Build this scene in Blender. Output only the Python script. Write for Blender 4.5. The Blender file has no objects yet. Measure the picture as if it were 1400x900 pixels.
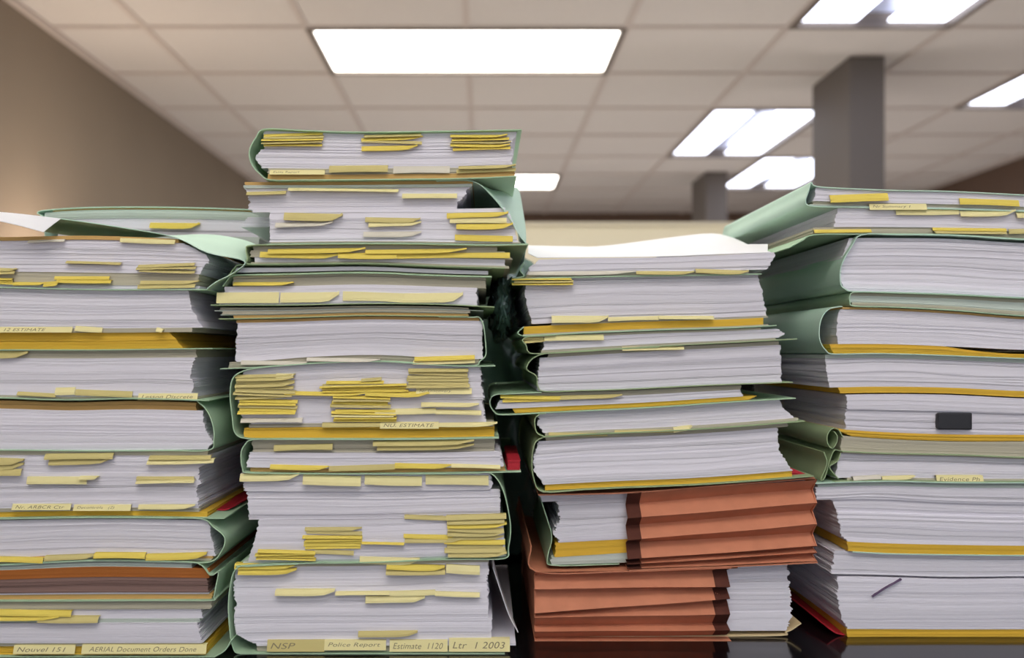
import bpy, math, random
import numpy as np
from mathutils import Vector

random.seed(7)
scene = bpy.context.scene
COL = scene.collection

# ------------------------------------------------------------------ camera
FPX = 1320.0            # focal length in pixels of the 1400x900 frame
VX, VY = 660.0, 480.0   # vanishing point of the depth direction
TABLE = 1.06            # height of the table top
CAMH = TABLE + 0.2406
cam_data = bpy.data.cameras.new('camera')
cam = bpy.data.objects.new('camera', cam_data)
COL.objects.link(cam)
cam.location = (0, 0, CAMH)
cam.rotation_euler = (math.pi / 2, 0, 0)
cam_data.sensor_width = 36
cam_data.lens = FPX / 1400 * 36
cam_data.shift_x = (700 - VX) / 1400
cam_data.shift_y = (VY - 450) / 1400
cam_data.clip_start = 0.05
cam_data.dof.use_dof = True
cam_data.dof.focus_distance = 0.785
cam_data.dof.aperture_fstop = 5.2
scene.camera = cam

# ------------------------------------------------------------------ world, exposure
w = bpy.data.worlds.new('world'); scene.world = w
w.use_nodes = True
w.node_tree.nodes['Background'].inputs[0].default_value = (0.9, 0.93, 1, 1)
w.node_tree.nodes['Background'].inputs[1].default_value = 0.15
WINDOW_GLOW = 2.4         # glow of unseen windows added behind the viewer to light the stack fronts
scene.view_settings.view_transform = 'Standard'
scene.view_settings.look = 'None'
scene.view_settings.exposure = 0.0
scene.view_settings.gamma = 1
scene.view_settings.use_curve_mapping = False

UPL = 19.0        # glow of the uplighters added to brighten the ceiling
LAMP = 8.5        # strength of the ceiling panels

# ------------------------------------------------------------------ materials
def lin(c):
    return tuple((v / 255 / 12.92) if v / 255 <= 0.04045 else ((v / 255 + 0.055) / 1.055) ** 2.4 for v in c) + (1,)

def mat(name, rgb, rough=0.7, spec=0.3, noise=0.0, nscale=30.0, stretch=(1, 1, 1), bump=0.0, tint=False,
        trans=0.0, coat=0.0, metal=0.0):
    m = bpy.data.materials.new(name); m.use_nodes = True
    nt = m.node_tree; b = nt.nodes['Principled BSDF']
    b.inputs['Roughness'].default_value = rough
    b.inputs['Specular IOR Level'].default_value = spec
    b.inputs['Metallic'].default_value = metal
    b.inputs['Coat Weight'].default_value = coat
    c = lin(rgb)
    b.inputs['Base Color'].default_value = c
    last = None
    if noise or bump:
        tc = nt.nodes.new('ShaderNodeTexCoord'); mp = nt.nodes.new('ShaderNodeMapping')
        mp.inputs['Scale'].default_value = stretch
        nz = nt.nodes.new('ShaderNodeTexNoise'); nz.inputs['Scale'].default_value = nscale
        nz.inputs['Detail'].default_value = 4
        nt.links.new(tc.outputs['Object'], mp.inputs[0]); nt.links.new(mp.outputs[0], nz.inputs['Vector'])
        if noise:
            mr = nt.nodes.new('ShaderNodeMapRange')
            mr.inputs['From Min'].default_value = 0.3; mr.inputs['From Max'].default_value = 0.7
            mr.inputs['To Min'].default_value = 1 - noise; mr.inputs['To Max'].default_value = 1.0
            mx = nt.nodes.new('ShaderNodeVectorMath'); mx.operation = 'SCALE'
            mx.inputs[0].default_value = c[:3]
            nt.links.new(nz.outputs['Fac'], mr.inputs['Value']); nt.links.new(mr.outputs[0], mx.inputs['Scale'])
            last = mx.outputs[0]
        if bump:
            bp = nt.nodes.new('ShaderNodeBump'); bp.inputs['Strength'].default_value = bump
            bp.inputs['Distance'].default_value = 0.001
            nt.links.new(nz.outputs['Fac'], bp.inputs['Height']); nt.links.new(bp.outputs[0], b.inputs['Normal'])
    if tint:
        at = nt.nodes.new('ShaderNodeAttribute'); at.attribute_name = 'tint'
        mm = nt.nodes.new('ShaderNodeVectorMath'); mm.operation = 'MULTIPLY'
        if last: nt.links.new(last, mm.inputs[0])
        else: mm.inputs[0].default_value = c[:3]
        nt.links.new(at.outputs['Color'], mm.inputs[1]); last = mm.outputs[0]
    if last: nt.links.new(last, b.inputs['Base Color'])
    if trans:
        tr = nt.nodes.new('ShaderNodeBsdfTranslucent'); tr.inputs['Color'].default_value = c
        ms = nt.nodes.new('ShaderNodeMixShader'); ms.inputs[0].default_value = trans
        if last: nt.links.new(last, tr.inputs['Color'])
        nt.links.new(b.outputs[0], ms.inputs[1]); nt.links.new(tr.outputs[0], ms.inputs[2])
        nt.links.new(ms.outputs[0], nt.nodes['Material Output'].inputs[0])
    return m

def emis(name, rgb, s, stripes=None):
    m = bpy.data.materials.new(name); m.use_nodes = True
    nt = m.node_tree; nt.nodes.clear()
    e = nt.nodes.new('ShaderNodeEmission'); o = nt.nodes.new('ShaderNodeOutputMaterial')
    e.inputs[0].default_value = lin(rgb); e.inputs[1].default_value = s
    nt.links.new(e.outputs[0], o.inputs[0])
    return m

SG = (1.0, 1.0, 900.0)   # edge lines of a paper block: fine in height only
PG = dict(noise=0.09, nscale=1.2, stretch=(3, 3, 1100), tint=True, rough=0.8, spec=0.15)
M = {
 'p': mat('paper_white', (236, 233, 242), **PG),
 'g': mat('paper_grey_manila', (196, 190, 170), **PG),
 'v': mat('paper_pale_green', (206, 216, 208), **PG),
 'y': mat('paper_yellow', (234, 190, 66), noise=0.08, nscale=1.2, stretch=(3, 3, 900), tint=True),
 'o': mat('paper_buff_orange', (212, 172, 106), noise=0.08, nscale=1.2, stretch=(3, 3, 900), tint=True),
 'n': mat('paper_orange_brown', (176, 106, 48), noise=0.1, nscale=1.2, stretch=(3, 3, 900), tint=True),
 'b': mat('paper_brown', (150, 120, 112), noise=0.2, nscale=1.2, stretch=(3, 3, 900), tint=True),
 'r': mat('paper_red', (170, 40, 52), tint=True),
 'sheet': mat('loose_paper', (238, 238, 242), rough=0.7, spec=0.2, trans=0.15),
 'G': mat('green_board', (194, 224, 192), rough=0.65, spec=0.3, noise=0.10, nscale=14, bump=0.25, trans=0.22),
 'Gd': mat('green_board_olive', (164, 184, 142), rough=0.65, spec=0.3, noise=0.10, nscale=14, bump=0.25, trans=0.08),
 'Gp': mat('green_board_pale', (204, 234, 216), rough=0.6, spec=0.3, noise=0.06, nscale=14, bump=0.25, trans=0.12),
 'FY': mat('flag_yellow', (238, 216, 104), rough=0.7, spec=0.2, trans=0.15),
 'FP': mat('flag_pale', (242, 232, 174), rough=0.7, spec=0.2, trans=0.15),
 'FO': mat('flag_yellow_shaded', (214, 200, 136), rough=0.7, spec=0.2, trans=0.15),  # copy of the yellow flag with shade put into its colour
 'FW': mat('flag_white', (228, 222, 206), rough=0.7, spec=0.2, trans=0.15),
 'ink': mat('pencil_grey', (138, 128, 98), rough=0.6),
 'red': mat('red_corner', (178, 36, 50), rough=0.6),
 'rope': mat('redrope_board', (202, 132, 102), rough=0.75, spec=0.2, noise=0.14, nscale=60, stretch=(1, 1, 1), bump=0.3),
 'roped': mat('redrope_tape', (92, 52, 42), rough=0.8, spec=0.2, noise=0.2, nscale=120),
 'tan': mat('tan_board', (214, 192, 150), rough=0.7),
 'clip': mat('black_steel', (22, 20, 24), rough=0.35, spec=0.5),
 'purple': mat('purple_ink_sheet', (96, 76, 104), rough=0.7),
}

# ------------------------------------------------------------------ helpers
def tag(o, label=None, cat=None, group=None, kind=None):
    if label: o['label'] = label
    if cat: o['category'] = cat
    if group: o['group'] = group
    if kind: o['kind'] = kind
    return o

class MB:
    def __init__(s): s.v = []; s.f = []; s.t = []
    def add(s, verts, faces, tint=1.0):
        n = len(s.v); s.v += [tuple(p) for p in verts]
        s.f += [tuple(i + n for i in f) for f in faces]; s.t += [tint] * len(faces)
    def box(s, a, b, tint=1.0):
        x0, y0, z0 = a; x1, y1, z1 = b
        s.add([(x0,y0,z0),(x1,y0,z0),(x1,y1,z0),(x0,y1,z0),(x0,y0,z1),(x1,y0,z1),(x1,y1,z1),(x0,y1,z1)],
              [(0,3,2,1),(4,5,6,7),(0,1,5,4),(1,2,6,5),(2,3,7,6),(3,0,4,7)], tint)
    def build(s, name, m, parent=None, smooth=False, tints=False):
        me = bpy.data.meshes.new(name); me.from_pydata(s.v, [], s.f); 
        if smooth: me.polygons.foreach_set('use_smooth', [True] * len(me.polygons))
        if tints:
            at = me.attributes.new('tint', 'FLOAT_COLOR', 'FACE')
            a = []
            for t in s.t: a += [t, t, t, 1]
            at.data.foreach_set('color', a)
        me.materials.append(m)
        o = bpy.data.objects.new(name, me); COL.objects.link(o)
        if parent:
            o.parent = parent
            o.location = -Vector(root_loc(parent))
        me.update()
        return o

def root_loc(o):
    l = Vector(o.location)
    while o.parent: o = o.parent; l += Vector(o.location)
    return l

def empty(name, loc, *a, **k):
    o = bpy.data.objects.new(name, None); COL.objects.link(o); o.location = loc
    o.empty_display_size = 0.02
    return tag(o, *a, **k)

def PX(x, D): return (x - VX) * D / FPX
def PZ(y, D): return CAMH - (y - VY) * D / FPX

def herm(pts):
    """smooth curve y(x) through points sorted by x, straight beyond the ends"""
    xs = np.array([p[0] for p in pts], float); ys = np.array([p[1] for p in pts], float)
    if len(xs) == 1: return lambda x: float(ys[0])
    d = np.diff(ys) / np.diff(xs); m = np.concatenate([[d[0]], (d[1:] + d[:-1]) / 2, [d[-1]]])
    def f(x):
        if x <= xs[0]: return float(ys[0] + m[0] * (x - xs[0]) * 0.3)
        if x >= xs[-1]: return float(ys[-1] + m[-1] * (x - xs[-1]) * 0.3)
        i = int(np.searchsorted(xs, x)) - 1; h = xs[i+1] - xs[i]; t = (x - xs[i]) / h
        return float((2*t**3-3*t*t+1)*ys[i] + (t**3-2*t*t+t)*h*m[i] + (-2*t**3+3*t*t)*ys[i+1] + (t**3-t*t)*h*m[i+1])
    return f

def side(v):
    if isinstance(v, (int, float)): return lambda t: v
    xs = [p[0] for p in v]; ys = [p[1] for p in v]
    return lambda t: float(np.interp(t, xs, ys))

def blend(fa, fb, k): return lambda x: fa(x) * (1 - k) + fb(x) * k

def page_block(root, D, ftop, fbot, xl, xr, m, y0=0.0, depth=0.279, pitch=1.35, gaps=(), jit=1.0, skew=4.0,
               wave=1.0, name='page_block'):
    """a bound block of paper: many thin slabs, each wavy and a little out of line"""
    mb = MB(); L = side(xl); R = side(xr)
    xm = (L(.5) + R(.5)) / 2
    H = fbot(xm) - ftop(xm)
    n = max(2, int(round(H / pitch)))
    y0 += random.uniform(0, 0.0028) if y0 < 0.003 else 0
    fw = 0.0; tw = random.uniform(0.93, 1.0)
    ph = [random.uniform(0, 6.28) for _ in range(4)]
    ja = jb = sk = fr = 0.0
    edges = [0.0]
    for i in range(n): edges.append(edges[-1] + random.uniform(0.6, 1.4))
    edges = [e / edges[-1] for e in edges]
    def yy(t, x):
        a = ftop(x); b = fbot(x); h = b - a; g = 0.0; add = 0.0
        for (t0, gx0, gx1, gh) in gaps:
            u = (x - gx0) / (gx1 - gx0)
            if 0 < u < 1:
                s = gh * math.sin(math.pi * u) ** 0.8; g += s
                if t >= t0: add += s
        wv = wave * (0.9 * math.sin(x * 0.017 + ph[0] + t * 5) + 0.5 * math.sin(x * 0.043 + ph[1] + t * 9)) * 4 * t * (1 - t)
        wv *= min(1.0, H / 40)
        return a + (h - g) * t + add + wv
    NX = 13; ND = 3
    for i in range(n):
        t0, t1 = edges[i], edges[i+1]
        ja = ja * 0.6 + random.uniform(-1, 1) * jit; jb = jb * 0.6 + random.uniform(-1, 1) * jit
        sk = sk * 0.75 + random.uniform(-1, 1) * skew * 0.6
        fw = fw * 0.9 + random.uniform(-0.35, 0.35); fr = fw + random.uniform(-0.15, 0.15)
        if random.random() < 0.12: tw = random.uniform(0.88, 1.0)
        tm = (t0 + t1) / 2; a = L(tm) + ja; b = R(tm) + jb
        q_ = random.random(); gap = 0.04 if q_ < 0.84 else (0.22 if q_ < 0.94 else 0.5)
        tint = tw * random.uniform(0.96, 1.0)
        V = []
        for d in range(ND):
            dep = d / (ND - 1)
            Y = D + y0 + fr * 0.001 + dep * depth
            dx = sk * dep
            for top in (0, 1):
                for k in range(NX):
                    x = a + (b - a) * k / (NX - 1)
                    ya = yy(t0, x); yb = yy(t1, x); hh = yb - ya
                    y = ya + hh * gap * 0.5 if top else yb - hh * gap * 0.5
                    V.append((PX(x + dx, D), Y, PZ(y, D)))
        F = []
        def id(d, s, k): return (d * 2 + s) * NX + k
        for k in range(NX - 1):
            F.append((id(0,0,k), id(0,0,k+1), id(0,1,k+1), id(0,1,k)))
            F.append((id(ND-1,0,k+1), id(ND-1,0,k), id(ND-1,1,k), id(ND-1,1,k+1)))
            for d in range(ND - 1):
                F.append((id(d,1,k), id(d,1,k+1), id(d+1,1,k+1), id(d+1,1,k)))
                F.append((id(d,0,k+1), id(d,0,k), id(d+1,0,k), id(d+1,0,k+1)))
        for d in range(ND - 1):
            F.append((id(d,0,0), id(d,1,0), id(d+1,1,0), id(d+1,0,0)))
            F.append((id(d,1,NX-1), id(d,0,NX-1), id(d+1,0,NX-1), id(d+1,1,NX-1)))
        mb.add(V, F, tint)
    o = mb.build(name, m, root, tints=True)
    o['kind'] = 'stuff'
    return o

def catmull(P, n=5):
    P = [Vector(p) for p in P]
    if len(P) < 3: return P
    Q = [P[0] * 2 - P[1]] + P + [P[-1] * 2 - P[-2]]; out = []
    for i in range(1, len(Q) - 2):
        a, b, c, d = Q[i-1], Q[i], Q[i+1], Q[i+2]
        for k in range(n):
            t = k / n
            out.append(0.5 * ((2*b) + (c-a)*t + (2*a-5*b+4*c-d)*t*t + (3*b-a-3*c+d)*t**3))
    out.append(P[-1]); return out

def loft(name, fronts, m, root, th=0.0006, n=5, wr=0.0, nd=None):
    """thin bent sheet: fronts = list of (depth D, px points as they stand at reference depth Dref)"""
    rows = []
    for (Y, Dref, pts) in fronts:
        c = catmull([(x, y, 0) for x, y in pts], n)
        rows.append([Vector((PX(p.x, Dref), Y, PZ(p.y, Dref))) for p in c])
    # insert rows along the depth
    nd = nd or 4; full = []
    for i in range(len(rows) - 1):
        for k in range(nd):
            t = k / nd; full.append([a.lerp(b, t) for a, b in zip(rows[i], rows[i+1])])
    full.append(rows[-1]); rows = full
    R = len(rows); N = len(rows[0])
    if wr:
        for r in range(1, R):
            for k in range(1, N - 1):
                rows[r][k] = rows[r][k] + Vector((random.uniform(-wr, wr), 0, random.uniform(-wr, wr)))
    V = []
    nor = []
    for r in range(R):
        for k in range(N):
            a = rows[r][max(0, k-1)]; b = rows[r][min(N-1, k+1)]
            c = rows[max(0, r-1)][k]; d = rows[min(R-1, r+1)][k]
            q = (b - a).cross(d - c)
            nor.append(q.normalized() if q.length > 1e-12 else Vector((0, 0, 1)))
    for s in (1, -1):
        for r in range(R):
            for k in range(N): V.append(rows[r][k] + nor[r*N+k] * th * 0.5 * s)
    F = []; T = R * N
    for r in range(R - 1):
        for k in range(N - 1):
            i = r*N+k
            F.append((i, i+1, i+N+1, i+N)); F.append((T+i+1, T+i, T+i+N, T+i+N+1))
    for k in range(N - 1):
        F.append((k+1, k, T+k, T+k+1)); i = (R-1)*N + k; F.append((i, i+1, T+i+1, T+i))
    for r in range(R - 1):
        i = r*N; F.append((i, i+N, T+i+N, T+i)); i = r*N+N-1; F.append((i+N, i, T+i, T+i+N))
    mb = MB(); mb.add(V, F)
    o = mb.build(name, m, root, smooth=True)
    o.data.shade_smooth() if hasattr(o.data, 'shade_smooth') else None
    md = o.modifiers.new('edge', 'EDGE_SPLIT'); md.split_angle = math.radians(50)
    return o

def writing(txt, root, flag, x0, x1, y0, y1, D, Y):
    cu = bpy.data.curves.new('handwriting', 'FONT'); cu.body = txt; cu.size = 1.0; cu.shear = 0.25
    cu.space_character = 1.05
    t = bpy.data.objects.new('tmp', cu); COL.objects.link(t)
    dg = bpy.context.evaluated_depsgraph_get(); dg.update()
    me = bpy.data.meshes.new_from_object(t.evaluated_get(dg))
    bpy.data.objects.remove(t)
    vs = [v.co.copy() for v in me.vertices]
    ax, bx = min(v.x for v in vs), max(v.x for v in vs); ay, by = min(v.y for v in vs), max(v.y for v in vs)
    W = PX(x1, D) - PX(x0, D); Hh = PZ(y0, D) - PZ(y1, D)
    s = min(W * 0.86 / (bx - ax), Hh * 0.5 / (by - ay)); sx = min(W * 0.86 / (bx - ax), s * 1.7)
    for v in me.vertices:
        u = (v.co.y - (ay + by) / 2) * s
        wob = math.sin(v.co.x * 5) * 0.0001
        z = (PZ(y0, D) + PZ(y1, D)) / 2 + u + wob
        k = (PZ(y0, D) - z) / Hh
        v.co = Vector((PX(x0, D) + W * 0.06 + (v.co.x - ax) * sx, Y - 0.0006 - 0.0022 * k - 0.00025, z))
    me.materials.clear(); me.materials.append(M['ink'])
    o = bpy.data.objects.new('handwriting', me); COL.objects.link(o); o.parent = flag
    o.location = (0, 0, 0)
    return o

def flags(root, D, x0, x1, y0, y1, n=1, c='Y', txt=None, y=0.0, tilt=0.0):
    """paper index flags stuck to the pages: each leaves the page edge and droops in front of it"""
    hstep = (y1 - y0) / n
    for i in range(n):
        a = x0 + (random.uniform(-3, 3) if n > 1 else 0); b = x1 + (random.uniform(-3, 3) if n > 1 else 0)
        t = y0 + i * hstep; bt = t + hstep * (1.0 if n == 1 else 1.12)
        tl = random.uniform(-1.5, 1.5) * (0 if txt else 1) + tilt
        out = 0.0025 if txt else random.uniform(0.0014, 0.0042)
        curl = random.uniform(-1.2, 1.2) * (0 if txt else min(1, hstep / 8))
        tear = random.random() < 0.5 and not txt and hstep > 4
        mb = MB(); NXf = 7; V = []
        if txt: prof = [(0.004, 0), (-0.0006, 0.02), (-0.0028, 1.0)]
        else: prof = [(0.006, -0.02), (-0.0006, 0.0), (-out * 0.55, 0.28), (-out * 0.9, 0.65), (-out, 1.0)]
        for s in (0, 1):
            for (dy, k) in prof:
                for j in range(NXf):
                    u = j / (NXf - 1); x = a + (b - a) * u
                    kk = k
                    if tear and u > 0.8 and k > 0.5: kk = k - 0.75 * (u - 0.8) / 0.2
                    yy = t + (bt - t) * kk + tl * (u - 0.5) * 2 + curl * math.sin(u * 3.1) * k
                    V.append((PX(x, D), D + y + dy - (0.00018 if s else 0), PZ(yy, D) + (0.00005 if s else 0)))
        R = len(prof); T = R * NXf; F = []
        for r in range(R - 1):
            for j in range(NXf - 1):
                i2 = r * NXf + j
                F.append((T+i2, T+i2+NXf, T+i2+NXf+1, T+i2+1)); F.append((i2, i2+1, i2+NXf+1, i2+NXf))
        for j in range(NXf - 1):
            i2 = (R-1)*NXf + j; F.append((i2, i2+1, T+i2+1, T+i2))
        mb.add(V, F)
        col = c if len(c) == 1 else c[i % len(c)]
        f = mb.build('sticky_flag', M['F' + col], root)
        if txt:
            writing(txt, root, f, a, b, t, bt, D, D + y)

def sheet_path(f, x0, x1, n=8, off=0.0):
    return [(x0 + (x1 - x0) * i / (n - 1), f(x0 + (x1 - x0) * i / (n - 1)) + off) for i in range(n)]

def folder(D, label, top, bot, layers, cover=None, fl=(), name='file_folder', group=None, y0=0.0, m='G',
           depth=0.279, cat='file folder', cth=0.0006):
    ft = herm(top) if not callable(top) else top; fb = herm(bot) if not callable(bot) else bot
    xm = (top[0][0] + top[-1][0]) / 2 if not callable(top) else 500
    root = empty(name, (PX(xm, D), D + y0 + depth / 2, PZ(fb(xm), D)), label, cat, group)
    tot = sum(l[1] for l in layers); acc = 0.0
    # room for the cover boards
    e = 1.0
    fti = (lambda x: ft(x) + (e if cover and cover.get('top') else 0.15))
    fbi = (lambda x: fb(x) - (e if cover and cover.get('bot') else 0.15))
    for l in layers:
        kind, wt, xl, xr = l[:4]; opt = l[4] if len(l) > 4 else {}
        a, b = acc / tot, (acc + wt) / tot; acc += wt
        if kind == ' ': continue
        page_block(root, D, blend(fti, fbi, a), blend(fti, fbi, b), xl, xr, M[kind], y0=y0 + opt.get('y', 0.0),
                   depth=opt.get('depth', depth), gaps=opt.get('gaps', ()), jit=opt.get('jit', 1.0),
                   skew=opt.get('skew', 4.0), wave=opt.get('wave', 1.0), pitch=opt.get('pitch', 1.35),
                   name={'y': 'yellow_divider', 'o': 'buff_divider', 'n': 'orange_divider', 'r': 'red_divider'}.get(kind, 'page_block'))
    if cover:
        s = cover.get('side'); pts = []
        cf, cb = (lambda x: ft(x) + 0.5), (lambda x: fb(x) - 0.5)
        if s:
            if cover.get('top'): pts += sheet_path(cf, *cover['top'])
            pts += cover['pts']
            if cover.get('bot'): pts += sheet_path(cb, *cover['bot'])
            segs = [pts]
        else:
            segs = []
            if cover.get('top'): segs.append(sheet_path(cf, *cover['top']))
            if cover.get('bot'): segs.append(sheet_path(cb, *cover['bot']))
        for sg in segs:
            out = random.uniform(0.0015, 0.0045)
            loft('cover', [(D + y0 - out, D, sg), (D + y0 + depth + 0.006, D, sg)], M[cover.get('m', m)], root, th=cover.get('th', .0008),
                 n=4, wr=cover.get('wr', 0.0))
    for q in fl:
        flags(root, D, *q[:4], **dict(zip(('n', 'c', 'txt'), q[4:])), y=y0)
    return root

def setting(mb, name, m, parent=None, smooth=False):
    o = mb.build(name, m, parent, smooth)
    if not parent: o['kind'] = 'structure'
    return o

# ================================================================== THE ROOM
CEIL = CAMH + 1.22
XL, XR, YB, YF = -1.635, 3.34, -3.0, 8.55
m_tan = mat('tan_paint', (136, 124, 110), rough=0.8, noise=0.05, nscale=3)
m_brown = mat('brown_paint', (106, 86, 74), rough=0.8, noise=0.05, nscale=3)
m_tile = mat('ceiling_tile', (216, 211, 207), rough=0.9, noise=0.05, nscale=80, bump=0.2)
m_grid = mat('grid_steel', (200, 190, 184), rough=0.5)
m_col = mat('column_paint', (112, 106, 102), rough=0.6)
m_floor = mat('carpet', (204, 196, 186), rough=0.95, noise=0.12, nscale=200)

def wall(name, a, b, m):
    mb = MB(); mb.box(a, b); return setting(mb, name, m)
wall('wall_left', (XL - .12, YB - .12, 0), (XL, YF + .12, CEIL + .1), m_tan)
wall('wall_right', (XR, YB - .12, 0), (XR + .12, YF + .12, CEIL + .1), m_brown)
wall('wall_far', (XL, YF, 0), (XR, YF + .12, CEIL + .1), m_brown)
m_back = mat('back_paint', (214, 206, 196), rough=0.8, noise=0.05, nscale=3)
wz0, wz1 = 0.95, 2.25
mb = MB()
mb.box((XL, YB - .12, 0), (XR, YB, wz0)); mb.box((XL, YB - .12, wz1), (XR, YB, CEIL + .1))
wins = [(-1.35, 0.05), (0.25, 1.65), (1.85, 3.1)]  # unseen windows, added so their panes light the scene from the front
xs_ = [XL] + [v for w_ in wins for v in w_] + [XR]
for k in range(0, len(xs_), 2): mb.box((xs_[k], YB - .12, wz0), (xs_[k+1], YB, wz1))
setting(mb, 'wall_back', m_back)
m_pane = emis('added_window_glow', (232, 240, 255), WINDOW_GLOW)
m_wf = mat('added_window_paint', (200, 198, 194), rough=0.5)
for k, (a_, b_) in enumerate(wins):
    q = MB()
    q.box((a_, YB - .09, wz0), (b_, YB - .03, wz0 + .05)); q.box((a_, YB - .09, wz1 - .05), (b_, YB - .03, wz1))
    q.box((a_, YB - .09, wz0 + .05), (a_ + .05, YB - .03, wz1 - .05)); q.box((b_ - .05, YB - .09, wz0 + .05), (b_, YB - .03, wz1 - .05))
    wo = setting(q, 'added_window_%d' % (k + 1), m_wf)
    q = MB(); q.box((a_ + .05, YB - .07, wz0 + .05), (b_ - .05, YB - .06, wz1 - .05)); q.build('pane', m_pane, wo)
wall('floor', (XL, YB, -.05), (XR, YF, 0), m_floor)

mb = MB(); mb.box((XL - .12, YB - .12, CEIL + .1), (XR + .12, YF + .12, CEIL + .2))
ceil = setting(mb, 'ceiling', m_tile)
T2 = 0.6065
gx = [-0.667 + T2 * k for k in range(-2, 8)]
gy = [3.64 + T2 * k for k in range(-11, 9)]
gx = [g for g in gx if XL < g < XR]; gy = [g for g in gy if YB < g < YF]
cx = [XL] + gx + [XR]; cy = [YB] + gy + [YF]
lamps = [  # x0, x1, y0, y1, kind   (in whole tiles)
 (-0.667, 0.546, 3.64, 4.2465, 'a'), (-0.667, 0.546, 6.673, 7.28, 'a'),
 (1.1525, 1.759, 2.427, 3.64, 'b'), (1.1525, 1.759, 4.853, 6.066, 'b'), (1.759, 2.3655, 6.066, 7.279, 'b'),
 (2.3655, 2.972, 3.64, 4.853, 'b'),
 (-0.667, 0.546, 1.214, 1.82, 'a'), (-0.667, 0.546, -0.606, 0.0, 'a'), (1.1525, 1.759, 0.0, 1.214, 'b'),  # unseen lights from here on, added to brighten the stack fronts
 (1.1525, 1.759, -1.82, -0.606, 'b'), (-0.667, 0.546, -1.82, -1.213, 'a'),
]
def in_lamp(x, y): return any(a < x < b and c < y < d for a, b, c, d, _ in lamps)
tile_meshes = {}
for i in range(len(cx) - 1):
    for j in range(len(cy) - 1):
        mx, my = (cx[i] + cx[i+1]) / 2, (cy[j] + cy[j+1]) / 2
        if in_lamp(mx, my): continue
        sx, sy = cx[i+1] - cx[i] - 0.022, cy[j+1] - cy[j] - 0.022
        key = (round(sx, 3), round(sy, 3))
        if key not in tile_meshes:
            b = MB(); b.box((-sx/2, -sy/2, 0.004), (sx/2, sy/2, 0.02))
            o = b.build('ceiling_tile', m_tile); tile_meshes[key] = o.data
        else:
            o = bpy.data.objects.new('ceiling_tile', tile_meshes[key]); COL.objects.link(o)
        o.parent = ceil; o.location = (mx, my, CEIL)
def cuts(lo, hi, fixed, axis):
    """stretches of a grid bar not running through a lamp"""
    pts = [lo]; segs = []
    sp = []
    for a, b, c, d, _ in lamps:
        if axis == 'y' and a + .01 < fixed < b - .01: sp.append((c, d))
        if axis == 'x' and c + .01 < fixed < d - .01: sp.append((a, b))
    cur = lo
    for s, e in sorted(sp):
        segs.append((cur, s)); cur = e
    segs.append((cur, hi)); return segs
for g in gx:
    for s, e in cuts(YB, YF, g, 'y'):
        b = MB(); b.box((g - .012, s, CEIL - .003), (g + .012, e, CEIL + .03)); b.build('grid_bar', m_grid, ceil)
for g in gy:
    for s, e in cuts(XL, XR, g, 'x'):
        b = MB(); b.box((s, g - .012, CEIL - .0025), (e, g + .012, CEIL + .03)); b.build('grid_bar', m_grid, ceil)
for w_, a, c in (('left', (XL, YB, CEIL - .02), (XL + .02, YF, CEIL)), ('right', (XR - .02, YB, CEIL - .02), (XR, YF, CEIL))):
    b = MB(); b.box(a, c); setting(b, 'trim_1' if w_ == 'left' else 'trim_2', m_grid)

m_diff = emis('lamp_diffuser', (255, 250, 242), LAMP)
m_tube = emis('lamp_tube_lens', (236, 240, 255), LAMP * 0.6)
m_refl = mat('lamp_reflector', (170, 175, 196), rough=0.3, spec=0.5)
m_frame = mat('lamp_frame', (110, 100, 92), rough=0.5)
lamp_labels = {
 0: 'long bright ceiling panel light above the second stack of files',
 1: 'dim distant ceiling panel light just right of the second stack top',
 2: 'ceiling light with two bright strips cut by the top edge of the picture',
 3: 'ceiling light with two bright strips left of the near column',
 4: 'most distant strip ceiling light, low beside the near column',
 5: 'ceiling light cut by the right edge of the picture',
 6: 'added ceiling panel light overhead in front of the stacks, nearest the table', 7: 'added ceiling panel light directly above the viewer',
 8: 'added strip ceiling light overhead to the right of the table', 9: 'added strip ceiling light behind the viewer to the right',
 10: 'added ceiling panel light furthest behind the viewer'}
for i, (x0, x1, y0, y1, kd) in enumerate(lamps):
    r = empty('ceiling_light', ((x0+x1)/2, (y0+y1)/2, CEIL), lamp_labels[i], 'ceiling light', 'ceiling lights')
    b = MB(); t = .022
    b.box((x0, y0, CEIL-.008), (x1, y0+t, CEIL+.05)); b.box((x0, y1-t, CEIL-.008), (x1, y1, CEIL+.05))
    b.box((x0, y0+t, CEIL-.008), (x0+t, y1-t, CEIL+.05)); b.box((x1-t, y0+t, CEIL-.008), (x1, y1-t, CEIL+.05))
    b.build('frame', m_frame, r)
    if kd == 'a':
        b = MB(); b.box((x0+t, y0+t, CEIL+.006), (x1-t, y1-t, CEIL+.012)); b.build('diffuser', m_diff, r)
    else:
        b = MB(); b.box((x0+t, y0+t, CEIL+.05), (x1-t, y1-t, CEIL+.056)); b.build('reflector', m_refl, r)
        wd = x1 - x0
        for f0, f1 in ((.05, .40), (.60, .95)):
            b = MB(); b.box((x0+wd*f0, y0+.03, CEIL+.012), (x0+wd*f1, y1-.03, CEIL+.02)); b.build('lens', m_tube, r)

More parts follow.
